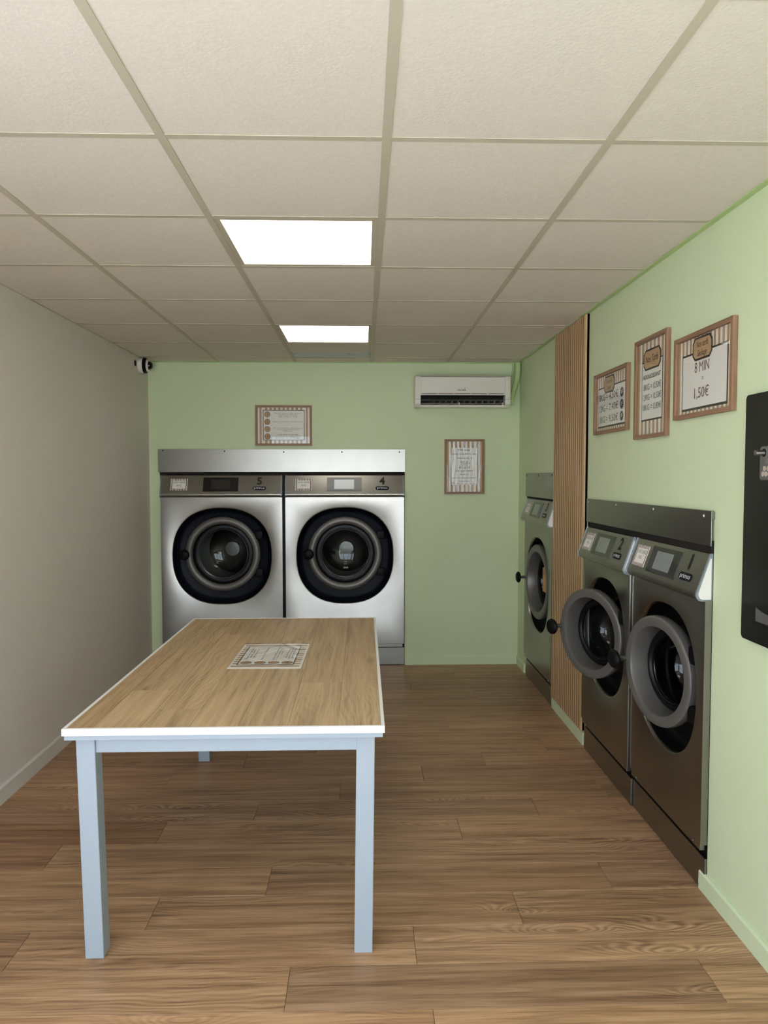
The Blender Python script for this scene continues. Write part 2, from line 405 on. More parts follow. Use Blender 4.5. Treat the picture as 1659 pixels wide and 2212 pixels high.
# ---- baseboards
BH, BT = .072, .012
def base_prof(sx): return [(0, 0), (sx*BT, 0), (sx*BT, BH-.008), (sx*(BT-.006), BH), (0, BH)]
def bb(name, bm, m): return struct(obj(name, bm, m))
o = bb('baseboard_back', prism([(YB-p[0], p[1]) for p in base_prof(1)], OPB[1]+.006, XR, 0), GREEN_TRIM); tag(o, 'green painted skirting along back wall')
o = bb('baseboard_back', prism([(YB-p[0], p[1]) for p in base_prof(1)], XL, OPB[0]-.004, 0), GREEN_TRIM); tag(o, 'short green skirting left of washers')
for a, b, l in ((YF, 2.588, 'green skirting at right near the shop front'), (4.018, 4.70, 'green skirting under the slatted oak panel'), (5.535, YB-BT, 'short green skirting in the back corner')):
    o = bb('baseboard_right', prism([(XR-p[0], p[1]) for p in base_prof(1)], a, b, 1), GREEN_TRIM); tag(o, l)
o = bb('baseboard_left', prism([(XL+p[0], p[1]+0) for p in [(0, 0), (BT, 0), (BT, .076), (.006, .084), (0, .084)]], YF, YB, 1), WHITE_TRIM); tag(o, 'off-white skirting along the left wall')

# ---- ceiling: 600 mm grid, tiles, runners, wall angle
ceil = struct(bpy.data.objects.new('ceiling', None)); COL.objects.link(ceil); tag(ceil, 'suspended ceiling of square mineral tiles')
obj('ceiling_slab', box(XL-.15, XR+.15, YF-.15, YB+.15, CEIL+.12, CEIL+.2), FOAM, ceil)
GX0, GY0, GP, RW = -.5363, 1.3913, .6, .024
gx = [x for x in (GX0+GP*i for i in range(-3, 5)) if XL+.05 < x < XR-.05]
gy = [y for y in (GY0+GP*i for i in range(-6, 9)) if YF+.05 < y < YB-.05]
colx = [XL]+gx+[XR]; rowy = [YF]+gy+[YB]
LEDS = {}
for i, (a, b) in enumerate(zip(colx, colx[1:])):
    for j, (c, d) in enumerate(zip(rowy, rowy[1:])):
        is_led = abs(a-GX0) < .01 and any(abs(c-(GY0+q_)) < .01 for q_ in (-2.4, -.6, 1.2, 3.0))
        if is_led: LEDS[len(LEDS)] = (a, b, c, d); continue
        hatch = abs(a-GX0) < .01 and abs(c-(GY0+3.6)) < .01
        d2 = c+.365 if hatch else d
        e = RW/2-.006
        ea, eb = (0 if a == XL else e), (0 if b == XR else e); ec, ed = (0 if c == YF else e), (0 if d == YB or hatch else e)
        hx, hy = (b-a-ea-eb)/2, (d2-c-ec-ed)/2
        o = obj('tile', box(-hx, hx, -hy, hy, 0, .018), TILE, ceil); o.location = ((a+ea+b-eb)/2, (c+ec+d2-ed)/2, CEIL+.0015)
        o.rotation_euler = (random.uniform(-.0006, .0006), random.uniform(-.0006, .0006), 0)
for x in gx: obj('runner', box(x-RW/2, x+RW/2, YF, YB, CEIL-.001, CEIL+.0013), RUNNER, ceil)
for y in gy:
    for a, b in zip(colx, colx[1:]):
        o = obj('cross_runner', box(a+RW/2 if a != XL else a, b-RW/2 if b != XR else b, y-RW/2, y+RW/2, CEIL-.0005, CEIL+.0013), RUNNER, ceil)
obj('wall_angle', box(XR-.022, XR, YF, YB, CEIL-.004, CEIL+.001), RUNNER_G, ceil)
obj('wall_angle', box(XL, XL+.004, YF, YB, CEIL-.003, CEIL+.001), RUNNER, ceil)
obj('wall_angle', box(XL+.004, XR-.022, YB-.02, YB, CEIL-.004, CEIL+.001), RUNNER_G, ceil)
# LED panels set into the grid
for k, (a, b, c, d) in LEDS.items():
    t = empty('led_panel', ((a+b)/2, (c+d)/2, CEIL), 0, ('square LED ceiling panel over the entrance, out of the picture', 'square LED ceiling panel, the larger one above the table', 'square LED ceiling panel nearest the back wall')[k], 'ceiling light', 'LED panels in the ceiling')
    h = .298-.008; w = .022
    fr = bmesh.new()
    for x0, x1, y0, y1 in ((-h, h, -h, -h+w), (-h, h, h-w, h), (-h, -h+w, -h+w, h-w), (h-w, h, -h+w, h-w)): box(x0, x1, y0, y1, .0016, .012, fr)
    obj('frame', fr, RUNNER, t)
    obj('diffuser', box(-h+w, h-w, -h+w, h-w, .004, .010), LED, t)
# open strip with a metal rail where the next tile stops short
t = empty('metal_rail', (GX0+.3, GY0+3.6+.365, CEIL), 0, 'galvanised metal rail showing in the gap of the ceiling tiles', 'rail')
obj('channel', prism([(.004, .03), (.004, .006), (.016, .001), (.205, .001), (.217, .006), (.217, .03), (.211, .03), (.205, .009), (.016, .009), (.010, .03)], -.285, .285, 0), GALV, t)
obj('dark_gap', box(-.287, .287, .0, .22, .034, .04), BLACK, t)
for x, y in ((.13, .06), (.16, .11), (-.27, .07), (.275, .07)):
    o = obj('hole', lathe([(0, 0), (.006, 0), (.006, .001)], 12, axis='z'), BLACK, t); o.location = (x, y, .0002)

# ================================================================== WASHERS
def sq_pts(hw, hh, n, N, cz=0.0):
    """Rounded-square outline."""
    out = []
    for k in range(N):
        t = 2*PI*k/N; c, s = math.cos(t), math.sin(t)
        out.append((hw*math.copysign(abs(c)**(2/n), c), cz+hh*math.copysign(abs(s)**(2/n), s)))
    return out
def panel_with_hole(w, z0, z1, hole, yf, yb, lip):
    """Sheet-metal front with a soft-edged opening."""
    bm = bmesh.new(); N = len(hole); cz = sum(p[1] for p in hole)/N
    outer = []
    for x, z in hole:
        dx, dz = x, z-cz
        sx = (w/2)/abs(dx) if abs(dx) > 1e-9 else 1e9
        sz = ((z1-cz) if dz > 0 else (cz-z0))/abs(dz) if abs(dz) > 1e-9 else 1e9
        s = min(sx, sz); outer.append([dx*s, cz+dz*s])
    for cx, czz in ((w/2, z1), (-w/2, z1), (-w/2, z0), (w/2, z0)):
        i = min(range(N), key=lambda q: (outer[q][0]-cx)**2+(outer[q][1]-czz)**2); outer[i] = [cx, czz]
    ctr = [(0, cz)]*N
    def ring(pts, y): return [bm.verts.new((p[0], y, p[1])) for p in pts]
    def scaled(k): return [(x*k, cz+(z-cz)*k) for x, z in hole]
    A = ring(outer, yb); B = ring(outer, yf)
    rs = [A, B, ring(scaled(1.0+lip/.3), yf), ring(scaled(1.0+lip*.45/.3), yf+lip*.25), ring(scaled(1.0), yf+lip), ring(scaled(.985), yf+.034)]
    for P, Q in zip(rs, rs[1:]):
        for k in range(N): bm.faces.new([P[k], P[(k+1) % N], Q[(k+1) % N], Q[k]])
    return bm
def add_screws(root, pts, y, m, r=.006):
    for x, z in pts:
        o = obj('screw', lathe([(0, -.003), (r*.6, -.0028), (r, -.001), (r, .001)], 12), m, root); o.location = (x, y, z)

def washer(loc, rz, W, z_panel, z_top, rec, R, door_dz, theta, number, kg, label, hinge, soft, z_open, screen_m, lit, open_w):
    """W width, z_panel (bottom, top) of the front sheet, z_top console top, rec (half width, half height, centre z), R door radius."""
    t = empty('washing_machine', loc, rz, label, 'washing machine', 'built-in washing machines')
    zp0, zp1 = z_panel; hw, hh, cz = rec; YP = -.026
    N = 112
    hole = sq_pts(hw, hh, 2.35, N, cz)
    obj('front_panel', panel_with_hole(W, zp0, zp1, hole, YP, .003, .010), STEEL, t, smooth=28)
    # dark tub behind the opening with the drum mouth
    bm = bmesh.new(); ringv = []
    for s, y in ((.985, -.012), (.97, .03), (.93, .055), (.90, .062)):
        ringv.append([bm.verts.new((x*s, y, cz+(z-cz)*s)) for x, z in hole])
    mouth = [(R*.80*math.cos(2*PI*k/N), cz+door_dz+R*.80*math.sin(2*PI*k/N)) for k in range(N)]
    ringv.append([bm.verts.new((x, .066, z)) for x, z in mouth]); ringv.append([bm.verts.new((x, .085, z)) for x, z in mouth])
    for A, B in zip(ringv, ringv[1:]):
        for k in range(N): bm.faces.new([A[k], A[(k+1) % N], B[(k+1) % N], B[k]])
    obj('recess', bm, NAVY if soft else BLACK, t, smooth=40)
    g = obj('mouth_gasket', lathe([(R*.80, .066), (R*.79, .056), (R*.74, .054), (R*.71, .062), (R*.72, .09), (R*.78, .105)], 72), RUBBER, t, smooth=40); g.location = (0, 0, cz+door_dz)
    dr = obj('drum', lathe([(R*.74, .09), (R*1.0, .12), (R*1.0, .47), (R*.7, .50), (R*.30, .455), (R*.22, .45)], 64), DRUM, t, smooth=30); dr.location = (0, 0, cz+door_dz)
    h = obj('drum_hub', lathe([(0, .435), (R*.20, .438), (R*.22, .452)], 40), STEEL, dr, smooth=30)
    # cabinet and the black surround that closes the wall opening
    z1 = z_open
    bm = bmesh.new(); box(-W/2+.004, W/2-.004, .53, .56, .02, zp1, bm); box(-W/2+.002, -W/2+.012, .031, .53, .02, zp1, bm); box(W/2-.012, W/2-.002, .031, .53, .02, zp1, bm); box(-W/2+.012, W/2-.012, .031, .53, zp1-.01, zp1, bm); box(-W/2+.012, W/2-.012, .031, .53, .02, .03, bm)
    obj('cabinet', bm, BLACK, t)
    x0, x1 = open_w
    bm = bmesh.new()
    z1 = z_top+.003
    box(x0, -W/2+.02, .004, .03, 0, z1, bm); box(W/2-.02, x1, .004, .03, 0, z1, bm)
    box(-W/2+.02, W/2-.02, .004, .03, zp1-.05, z1, bm); box(-W/2+.02, W/2-.02, .004, .03, 0, zp0+.03, bm)
    obj('surround', bm, BLACK, t)
    # foot of the machine
    zk = .142 if soft else .128
    kp = obj('kick_plate', box(x0+.003, x1-.003, -.008, .003, .004, zk, bev=.0012), STEEL, t)
    lr = obj('lower_rail', box(-W/2+.012, W/2-.012, -.022, -.002, zk+(.008 if soft else .027), zp0-.002, bev=.001), STEEL, t)
    add_screws(t, [(-W/2+.07, zp0-.016), (W/2-.07, zp0-.016)], -.022, STEEL_DARK, .005)
    # sloping control console
    zb, zt = zp1-.002, z_top; yt, ybm = -.006, -.056
    r = .022
    prof = [(0, zt), (yt, zt)]
    sl = Vector((ybm-yt, zb+r-zt)).normalized()
    cx, czc = ybm+r*.95, zb+r
    nrm = Vector((sl.y, -sl.x))            # outward normal of the sloping face
    a0 = math.atan2(nrm.y, nrm.x); a0 = a0 if a0 > 0 else a0+2*PI
    for k in range(9):
        a = a0 + (1.5*PI-a0)*k/8; prof.append((cx+r*math.cos(a), czc+r*math.sin(a)))
    prof.append((0, zb))
    co = obj('console', prism(prof, -W/2+.010, W/2-.010, 0), STEEL, t, smooth=25)
    big = [(y, z) for y, z in prof]; cyy = sum(p[0] for p in prof)/len(prof); czz = sum(p[1] for p in prof)/len(prof)
    for s in (-1, 1):
        a, b = sorted((s*(W/2-.010), s*(W/2-.0005)))
        obj('cheek_edge', prism([(y-.0025 if y < -.001 else y, z+(.002 if z > czz else -.002)) for y, z in prof], a, b, 0), CHEEK_EDGE, co, smooth=25)
        obj('side_cheek', prism([(cyy+(y-cyy)*.80+.002, czz+(z-czz)*.88) for y, z in prof], *sorted((s*(W/2-.001), s*(W/2+.0004))), 0), CHEEK, co)
    # everything printed on the console lies in its sloping plane
    base = prof[1]; end = prof[2]
    ln = Vector((end[0]-base[0], end[1]-base[1])); Ls = ln.length; ln.normalize()
    upd = Vector((0, -ln.x, -ln.y)); out = Vector((0, ln.y, -ln.x)); out = out if out.y < 0 else -out
    M = Matrix(((1, 0, 0, 0), (0, -out.y, upd.y, (base[0]+end[0])/2), (0, -out.z, upd.z, (base[1]+end[1])/2), (0, 0, 0, 1)))
    def on(o): o.matrix_local = M; return o
    k = Ls/.146
    xd = -.003*W; dw, dh = .138, .056*k
    on(obj('display_bezel', prism(rrect(xd-dw, xd+dw, -dh, dh, .004), -.003, .002, 1), SCREEN_F, co))
    on(obj('display', box(xd-.080, xd+.076, -.0045, .0, -dh*.68, dh*.68), screen_m, co))
    xn = .315*W
    on(lettering('machine_number', [dict(body=number, x=xn, z=.002*k, h=.058*k, bold=.035)], INK, -.0012, co))
    on(obj('brand_badge', prism(rrect(xn-.053, xn+.053, -.045*k, -.015*k, .0145*k), -.002, .001, 1), NAVY, co))
    on(lettering('brand_lettering', [dict(body='primus', x=xn, z=-.0365*k, h=.0195*k, fit=.083)], mat('white_lettering', (225, 228, 232), .5), -.0028, co))
    xs = -.345*W; sw, sh = .065, .047*k
    on(obj('sticker', box(xs-sw, xs+sw, -.001, .001, -sh, sh), PAPER, co))
    st = []
    q = 2*sw/21
    for i in range(10):
        for zz in ((sh*.70, sh), (-sh, -sh*.70)): st.append(rect(xs-sw+q*(2*i+1), xs-sw+q*(2*i+2), *zz))
    for s in (-1, 1):
        a, b = sorted((xs+s*(sw-q*.9), xs+s*(sw-q*1.9))); st.append(rect(a, b, -sh*.7, sh*.7))
    on(obj('sticker_stripes', flat(st, -.0014), INK_RED, co))
    on(lettering('sticker_lettering', [dict(body='LAVE LINGE', x=xs, z=sh*.22, h=.017*k, fit=.096), dict(body=kg, x=xs, z=-sh*.30, h=.0155*k, fit=.040 if len(kg) > 4 else .03)], INK_GREY, -.0014, co))
    # door: ring with hinge, gasket, glass bowl and black knob
    ah = hinge
    yr = -.012
    if soft:
        prof_r = [(R*.985, .035)] + [(R*.90+R*.10*math.cos(a), yr+.022-R*.095*math.sin(a)*.8) for a in [PI*k_/10 for k_ in range(0, 11)]] + [(R*.80, .018), (R*.80, .05)]
    else:
        prof_r = [(R*.985, .032), (R, .015), (R, yr+.014), (R*.99, yr+.005), (R*.965, yr+.001), (R*.93, yr), (R*.83, yr), (R*.805, yr+.002), (R*.79, yr+.010), (R*.745, .074)]
    prof_r = prof_r + ([(R*.9, .055)] if soft else [(R*.75, .080), (R*.9, .055)])
    bm = lathe(prof_r, 96, closed=True)
    bmesh.ops.translate(bm, vec=(-ah, 0, 0), verts=bm.verts[:])
    door = obj('door', bm, RING, t, smooth=35); door.location = (ah, 0, cz+door_dz); door.rotation_euler = (0, 0, math.radians(theta))
    def sub_(name, bm, m, sm=40):
        bmesh.ops.translate(bm, vec=(-ah, 0, 0), verts=bm.verts[:]); return obj(name, bm, m, door, smooth=sm)
    if soft:
        gp = [(R*.815, .006), (R*.79, .010), (R*.765, .030), (R*.70, .026), (R*.665, .030), (R*.655, .045), (R*.75, .060), (R*.81, .052)]; gz = 0
    else:
        gp = [(R*.755, .068), (R*.735, .066), (R*.70, .058), (R*.655, .060), (R*.625, .072), (R*.64, .085), (R*.75, .088)]; gz = .040
    sub_('door_gasket', lathe(gp, 72, closed=True), RUBBER)
    rg = .66 if soft else .625
    sub_('glass_rim', lathe([(R*(rg+.012), .028+gz), (R*rg, .023+gz), (R*(rg-.012), .026+gz), (R*(rg-.012), .034+gz), (R*(rg+.01), .036+gz)], 72, closed=True), STEEL_DARK if soft else RUBBER)
    q = rg/.66
    bowl_o = [(.655, .034), (.645, .07), (.60, .11), (.50, .145), (.34, .165), (.16, .172), (0, .173)]
    bowl_i = [(0, .163), (.16, .162), (.33, .155), (.48, .137), (.575, .105), (.615, .068), (.625, .034), (.64, .031)]
    sub_('door_glass', lathe([(R*r_*q, a_+gz) for r_, a_ in bowl_o+bowl_i], 64, closed=True), DOOR_GLASS, True)
    kx = -R*.965
    bm = lathe([(.011, -.006), (.011, -.050), (.013, -.052)], 20); bmesh.ops.translate(bm, vec=(kx, 0, 0), verts=bm.verts[:]); sub_('knob_stem', bm, STEEL)
    bm = lathe([(0, -.082), (.030, -.080), (.039, -.073), (.041, -.066), (.036, -.058), (.014, -.050), (0, -.050)], 32); bmesh.ops.translate(bm, vec=(kx, 0, 0), verts=bm.verts[:]); sub_('knob', bm, BLACK)
    for s in (-1, 1):
        bm = box(R*.86, R*1.06, -.004, .035, s*R*.50-.033, s*R*.50+.033, bev=.006)
        sub_('hinge', bm, BLACK, 30)
    return t, door, cz+door_dz

W3 = lambda y0, y1: (y0+y1)/2
SCR_LIT = mat('pale_lit_display', (214, 218, 222), .12, spec=.6)
wash5, *_ = washer((-1.126, YB, 0), 0, .957, (.177, 1.360), 1.530, (.386, .379, .889), .300, .014, 0, '5', '18 KG', 'washing machine number 5 with a dark display, built into the back wall on the left', .30, True, 1.60, mat('dark_display', (44, 43, 40), .12, spec=.6), False, (OPB[0]+1.126, .488))
wash4, *_ = washer((-.150, YB, 0), 0, .945, (.177, 1.360), 1.530, (.380, .379, .891), .297, .014, 0, '4', '18 KG', 'washing machine number 4 with a white lit display, built into the back wall', .30, True, 1.60, SCR_LIT, True, (-.488, OPB[1]+.150))
RZ = -PI/2
def at_right(yc): return (XR, yc, 0)
wash3, door3, dz3 = washer(at_right(5.075), RZ, .795, (.177, 1.192), 1.355, (.315, .330, .757), .265, .020, 4, '3', '12 KG', 'stainless washing machine numbered 3 between the slatted panel and the back corner', .275, False, OP3[2], SCREEN, False, (5.075-OP3[1], 5.075-OP3[0]))
wash2, *_ = washer((XR-.009, 3.617, 0), RZ, .706, (.180, 1.078), 1.244, (.285, .290, .715), .225, .018, 24, '2', '8 KG', 'stainless washing machine numbered 2 next to the slatted panel, door ajar', .245, False, OP1[2], SCREEN, False, (3.617-OP1[1], .362))
wash1, *_ = washer(at_right(2.902), RZ, .704, (.180, 1.078), 1.244, (.285, .292, .712), .225, .018, 12, '1', '8 KG', 'stainless washing machine numbered 1, nearest the payment terminal', .245, False, OP1[2], SCREEN, False, (-.353, 2.902-OP1[0]))
# cardboard note in the porthole of machine 3
nt = empty('cardboard_note', (0, 0, 0)); nt.parent = None
nt.matrix_world = Matrix.Translation((XR+.020, 4.985, .80)) @ Matrix.Rotation(RZ+math.radians(4), 4, 'Z')
tag(nt, 'torn brown cardboard note behind the porthole glass of machine 3', 'note')
obj('card', prism([(-.075, -.085), (-.02, -.088), (.08, -.082), (.084, .082), (.02, .085), (-.078, .083)], -.0015, .0015, 1), KRAFT, nt)
lettering('handwriting', [dict(body='En', x=-.045, z=.035, h=.024, xs=1.0), dict(body='panne', x=.02, z=.0, h=.02, xs=.9)], INK, -.0022, nt)

# ---- stainless fascia strips above the machines, and the foam strip under them
def fascia(loc, rz, x0, x1, z0, z1, screws, label, m=STEEL, foam=(0, 0), scm=BLACK, span=None):
    t = empty('steel_fascia', loc, rz, label, 'fascia', 'steel strips above the washers')
    obj('sheet', box(x0, x1, -.014, -.011, z0, z1, bev=.0008), m, t)
    obj('fold', box(x0+.002, x1-.002, -.011, -.001, z1-.030, z1-.003), m, t)
    add_screws(t, screws, -.014, scm, .0055)
    f0, f1 = foam
    obj('foam_strip', box(span[0], span[1], -.010, .03, f0, f1), FOAM, t)
    return t
fascia((0, YB, 0), 0, -1.623, .332, 1.557, 1.738, [(-1.585, 1.727), (-1.10, 1.722), (-.633, 1.716), (-.172, 1.716), (.285, 1.716)], 'long stainless strip above the two washers on the back wall', foam=(1.533, 1.574), span=(OPB[0]+.0005, OPB[1]-.0005))
fascia((XR, 0, 0), RZ, -3.990, -2.542, 1.273, 1.399, [(-3.955, 1.383), (-3.52, 1.383), (-3.06, 1.383), (-2.60, 1.379)], 'stainless strip above washers 1 and 2', foam=(1.247, 1.291), scm=GALV, span=(-OP1[1]+.0005, -OP1[0]-.0005))
fascia((XR, 0, 0), RZ, -5.508, -4.6765, 1.372, 1.546, [(-5.475, 1.53), (-5.10, 1.53), (-4.735, 1.53)], 'stainless strip above washer 3 by the back corner', foam=(1.358, 1.389), span=(-OP3[1]+.0005, -4.6765))

# ================================================================== SLATTED OAK PANEL
t = empty('slatted_wall_panel', (XR, 0, 0), RZ, 'tall vertical oak slat panel with black felt backing', 'wall panel')
obj('felt_backing', box(-4.675, -4.022, -.011, 0, .082, CEIL-.006), FELT, t)
for i in range(16):
    x = -4.672+.0408*i
    o = obj('slat', box(0, .0275 if i < 15 else .034, -.022, -.011, .080, CEIL-.008, bev=.0008), SLAT_W, t); o.location = (x, 0, 0)
    if i < 15:                                   # veneer on the face only; the groove sides are dark board
        o.data.materials.append(GROOVE)
        for p_ in o.data.polygons:
            if abs(p_.normal.x) > .6: p_.material_index = 1
    s = random.uniform(.9, 1.06); o.color = (s, s*.99, s*.97, 1)

# ================================================================== TABLE
TZ = .750
tb = empty('work_table', (0, 0, 0))
tag(tb, 'large table with oak board top, white edging and grey-blue legs', 'table')
TX0, TX1, TY0, TY1 = -.926, .064, 2.213, 3.955
ED = .011
tb.location = ((TX0+TX1)/2, (TY0+TY1)/2, 0); CX, CY = tb.location.x, tb.location.y
def tbl(name, bm, m, **k):
    bmesh.ops.translate(bm, vec=(-CX, -CY, 0), verts=bm.verts[:]); return obj(name, bm, m, tb, **k)
tbl('table_core', box(TX0+ED, TX1-ED, TY0+ED, TY1-ED, TZ-.018, TZ-.004), TABLE_GREY)
for x0, x1, y0, y1 in ((TX0, TX1, TY0, TY0+ED), (TX0, TX1, TY1-ED, TY1), (TX0, TX0+ED, TY0+ED, TY1-ED), (TX1-ED, TX1, TY0+ED, TY1-ED)):
    tbl('edge_strip', box(x0, x1, y0, y1, TZ-.021, TZ+.001, bev=.001), EDGE_WHITE)
tbl('under_board', box(TX0+.006, TX1-.006, TY0+.006, TY1-.006, TZ-.036, TZ-.018), TABLE_GREY)
seams = [TX0+ED, -.836, -.688, -.541, -.390, -.238, -.083, TX1-ED]
ends = [(3.125,), (2.62,), (3.55, 2.4), (2.95,), (3.40,), (2.70,), (3.157,)]
btint = [((.90, .85, .80), (.98, .96, .94)), ((1.05, 1.03, 1.0), (.98, .97, .95)), ((1.0, .99, .97), (1.04, 1.02, 1), (.95, .94, .92)), ((1.05, 1.04, 1.02), (.97, .96, .95)), ((.97, .97, .96), (1.0, .98, .95)), ((1.05, 1.03, 1), (.96, .95, .93)), ((1.0, .98, .95), (.90, .87, .83))]
for i, (a, b) in enumerate(zip(seams, seams[1:])):
    ys = [TY0+ED]+sorted(ends[i])+[TY1-ED]
    for k, (c, d) in enumerate(zip(ys, ys[1:])):
        g = .0004
        o = obj('top_board', box(-(b-a)/2+g, (b-a)/2-g, -(d-c)/2+g, (d-c)/2-g, -.004, -.0002), TABLE_W, tb, color=(*btint[i][k], 1))
        o.location = ((a+b)/2-CX, (c+d)/2-CY, TZ)
# legs: square posts, very slightly closer together at the floor
LZ = TZ-.036; LW = .058
def leg(x_top, x_bot, y):
    bm = bmesh.new(); vs = []
    for z, x in ((0, x_bot), (LZ, x_top)):
        vs.append([bm.verts.new(p) for p in ((x, y, z), (x+LW, y, z), (x+LW, y+LW, z), (x, y+LW, z))])
    bm.faces.new(vs[0][::-1]); bm.faces.new(vs[1])
    for k in range(4): bm.faces.new([vs[0][k], vs[0][(k+1) % 4], vs[1][(k+1) % 4], vs[1][k]])
    bmesh.ops.bevel(bm, geom=bm.edges[:], offset=.0015, segments=1, affect='EDGES')
    return tbl('leg', bm, TABLE_GREY)
leg(-.898, -.882, 2.250); leg(-.024, -.033, 2.254); leg(-.890, -.885, 3.842); leg(-.020, -.028, 3.846)
tbl('apron', box(-.839, -.024, 2.258, 2.278, LZ-.054, LZ, bev=.001), TABLE_GREY); tbl('apron', box(-.835, -.02, 3.872, 3.892, LZ-.054, LZ, bev=.001), TABLE_GREY)
tbl('apron', box(-.888, -.868, 2.309, 3.841, LZ-.054, LZ, bev=.001), TABLE_GREY); tbl('apron', box(.004, .024, 2.313, 3.845, LZ-.054, LZ, bev=.001), TABLE_GREY)

# ================================================================== FRAMED NOTICES
def stripes(x0, x1, z0, z1, n, y, root, m=TAN, first=0):
    q = (x1-x0)/n; return obj('printed_stripes', flat([rect(x0+q*i, x0+q*(i+1), z0, z1) for i in range(first, n, 2)], y), m, root)
def frame_parts(root, w, h, rail=.017, dep=.019, pane=GLASS):
    a, b = w/2, h/2
    for s in (-1, 1):
        o = obj('frame_rail', prism([(-a, s*b), (a, s*b), (a-rail, s*(b-rail)), (-a+rail, s*(b-rail))], -dep, -.001, 1), FRAME_W, root)
        o = obj('frame_stile', prism([(s*a, -b), (s*a, b), (s*(a-rail), b-rail), (s*(a-rail), -b+rail)], -dep, -.001, 1), FRAME_WV, root)
    obj('poster_sheet', box(-a+rail*.6, a-rail*.6, -.005, -.003, -b+rail*.6, b-rail*.6), PAPER, root)
    if pane: obj('glass_pane', box(-a+rail*.7, a-rail*.7, -.0125, -.011, -b+rail*.7, b-rail*.7), pane, root)
def badge(root, cx, cz, w, h, c, y):
    def oct_(w, h, c): return [(cx-w+c, cz-h), (cx+w-c, cz-h), (cx+w, cz-h+c), (cx+w, cz+h-c), (cx+w-c, cz+h), (cx-w+c, cz+h), (cx-w, cz+h-c), (cx-w, cz-h+c)]
    obj('badge_border', flat([oct_(w, h, c)], y), INK_BROWN, root); obj('badge', flat([oct_(w-.008, h-.008, c*.82)], y-.0005), TAN, root)
def notice(loc, rz, w, h, label, pane=GLASS):
    t = empty('framed_notice', loc, rz, label, 'framed notice', 'framed notices on the walls'); frame_parts(t, w, h, pane=pane); return t
def price_notice(t, w, h, nstripe, mx, ztop, zbot, brd, first=0):
    a, b = w/2-.017, h/2-.017
    stripes(-a, a, -b, b, nstripe, -.0055, t, first=first)
    obj('panel_border', flat([rect(-mx-brd, mx+brd, zbot-brd*1.5, ztop+brd*1.2)], -.006), INK_BROWN, t)
    obj('printed_panel', flat([rect(-mx, mx, zbot, ztop)], -.0065), PAPER, t)
FY = lambda y: (XR, y, 0)
# drying prices (the rightmost)
t = notice((XR, 2.642, 1.900), RZ, .460, .315, 'framed notice of drying prices, 8 MIN = 1,50€, nearest the payment terminal')
price_notice(t, .460, .315, 27, .172, .078, -.120, .006)
badge(t, -.012, .094, .078, .043, .020, -.0075)
lettering('badge_lettering', [dict(body='Nos tarifs', x=-.012, z=.099, h=.024, shear=.3, xs=.72), dict(body='Séchage', x=-.012, z=.066, h=.024, shear=.3, xs=.72)], INK_BROWN, -.0088, t)
lettering('price_lettering', [dict(body='8 MIN', x=-.012, z=.008, h=.040, fit=.115), dict(body='=', x=-.006, z=-.028, h=.022, xs=.7), dict(body='1,50€', x=-.016, z=-.087, h=.040, fit=.115)], INK_RED, -.0075, t)
# softener prices (tall)
t = notice((XR, 3.120, 1.907), RZ, .352, .437, 'tall framed notice of fabric softener prices headed ADOUCISSANT')
price_notice(t, .352, .437, 15, .108, .112, -.135, .005)
badge(t, 0, .122, .093, .045, .020, -.0075)
lettering('badge_lettering', [dict(body='Nos Tarifs', x=0, z=.110, h=.030, shear=.3, xs=.78)], INK_BROWN, -.0088, t)
lettering('heading_lettering', [dict(body='ADOUCISSANT', x=0, z=.040, h=.019, fit=.190, bold=.012)], INK, -.0075, t)
lettering('price_lettering', [dict(body='8KG = 0,50€', x=.006, z=-.008, h=.027, fit=.186), dict(body='12KG = 0,50€', x=0, z=-.052, h=.027, fit=.200), dict(body='18KG = 0,80€', x=0, z=-.096, h=.027, fit=.200)], INK_GREY, -.0075, t)
# washing prices
t = notice((XR, 3.632, 1.898), RZ, .490, .313, 'framed notice of washing prices with three dark starbursts, next to the slatted panel')
price_notice(t, .490, .313, 29, .196, .076, -.116, .006)
badge(t, -.030, .090, .078, .043, .020, -.0075)
lettering('badge_lettering', [dict(body='Nos tarifs', x=-.030, z=.095, h=.022, shear=.3, xs=.72), dict(body='Lavage', x=-.030, z=.064, h=.022, shear=.3, xs=.72)], INK_BROWN, -.0088, t)
lettering('price_lettering', [dict(body=a_, x=x_, z=z_, h=.036, fit=f_) for z_, rowt in ((.014, ('8KG', '=', '4,50€')), (-.043, ('12KG', '=', '7,40€')), (-.100, ('18KG', '=', '9,50€'))) for a_, x_, f_ in zip(rowt, (-.135, -.062, .035), (.090, .018, .130))], INK_GREY, -.0075, t)
for z_ in (.030, -.027, -.084):
    pts = [((.026 if k % 2 else .021)*math.cos(2*PI*k/28)+.150, (.026 if k % 2 else .021)*math.sin(2*PI*k/28)+z_) for k in range(28)]
    obj('starburst', flat([pts], -.0072), INK_BROWN, t)
    obj('starburst_stroke', flat([[(.138, z_-.006), (.141, z_-.009), (.163, z_+.003), (.160, z_+.006)], [(.138, z_+.004), (.141, z_+.001), (.160, z_+.011), (.157, z_+.014)]], -.0078), PAPER, t)
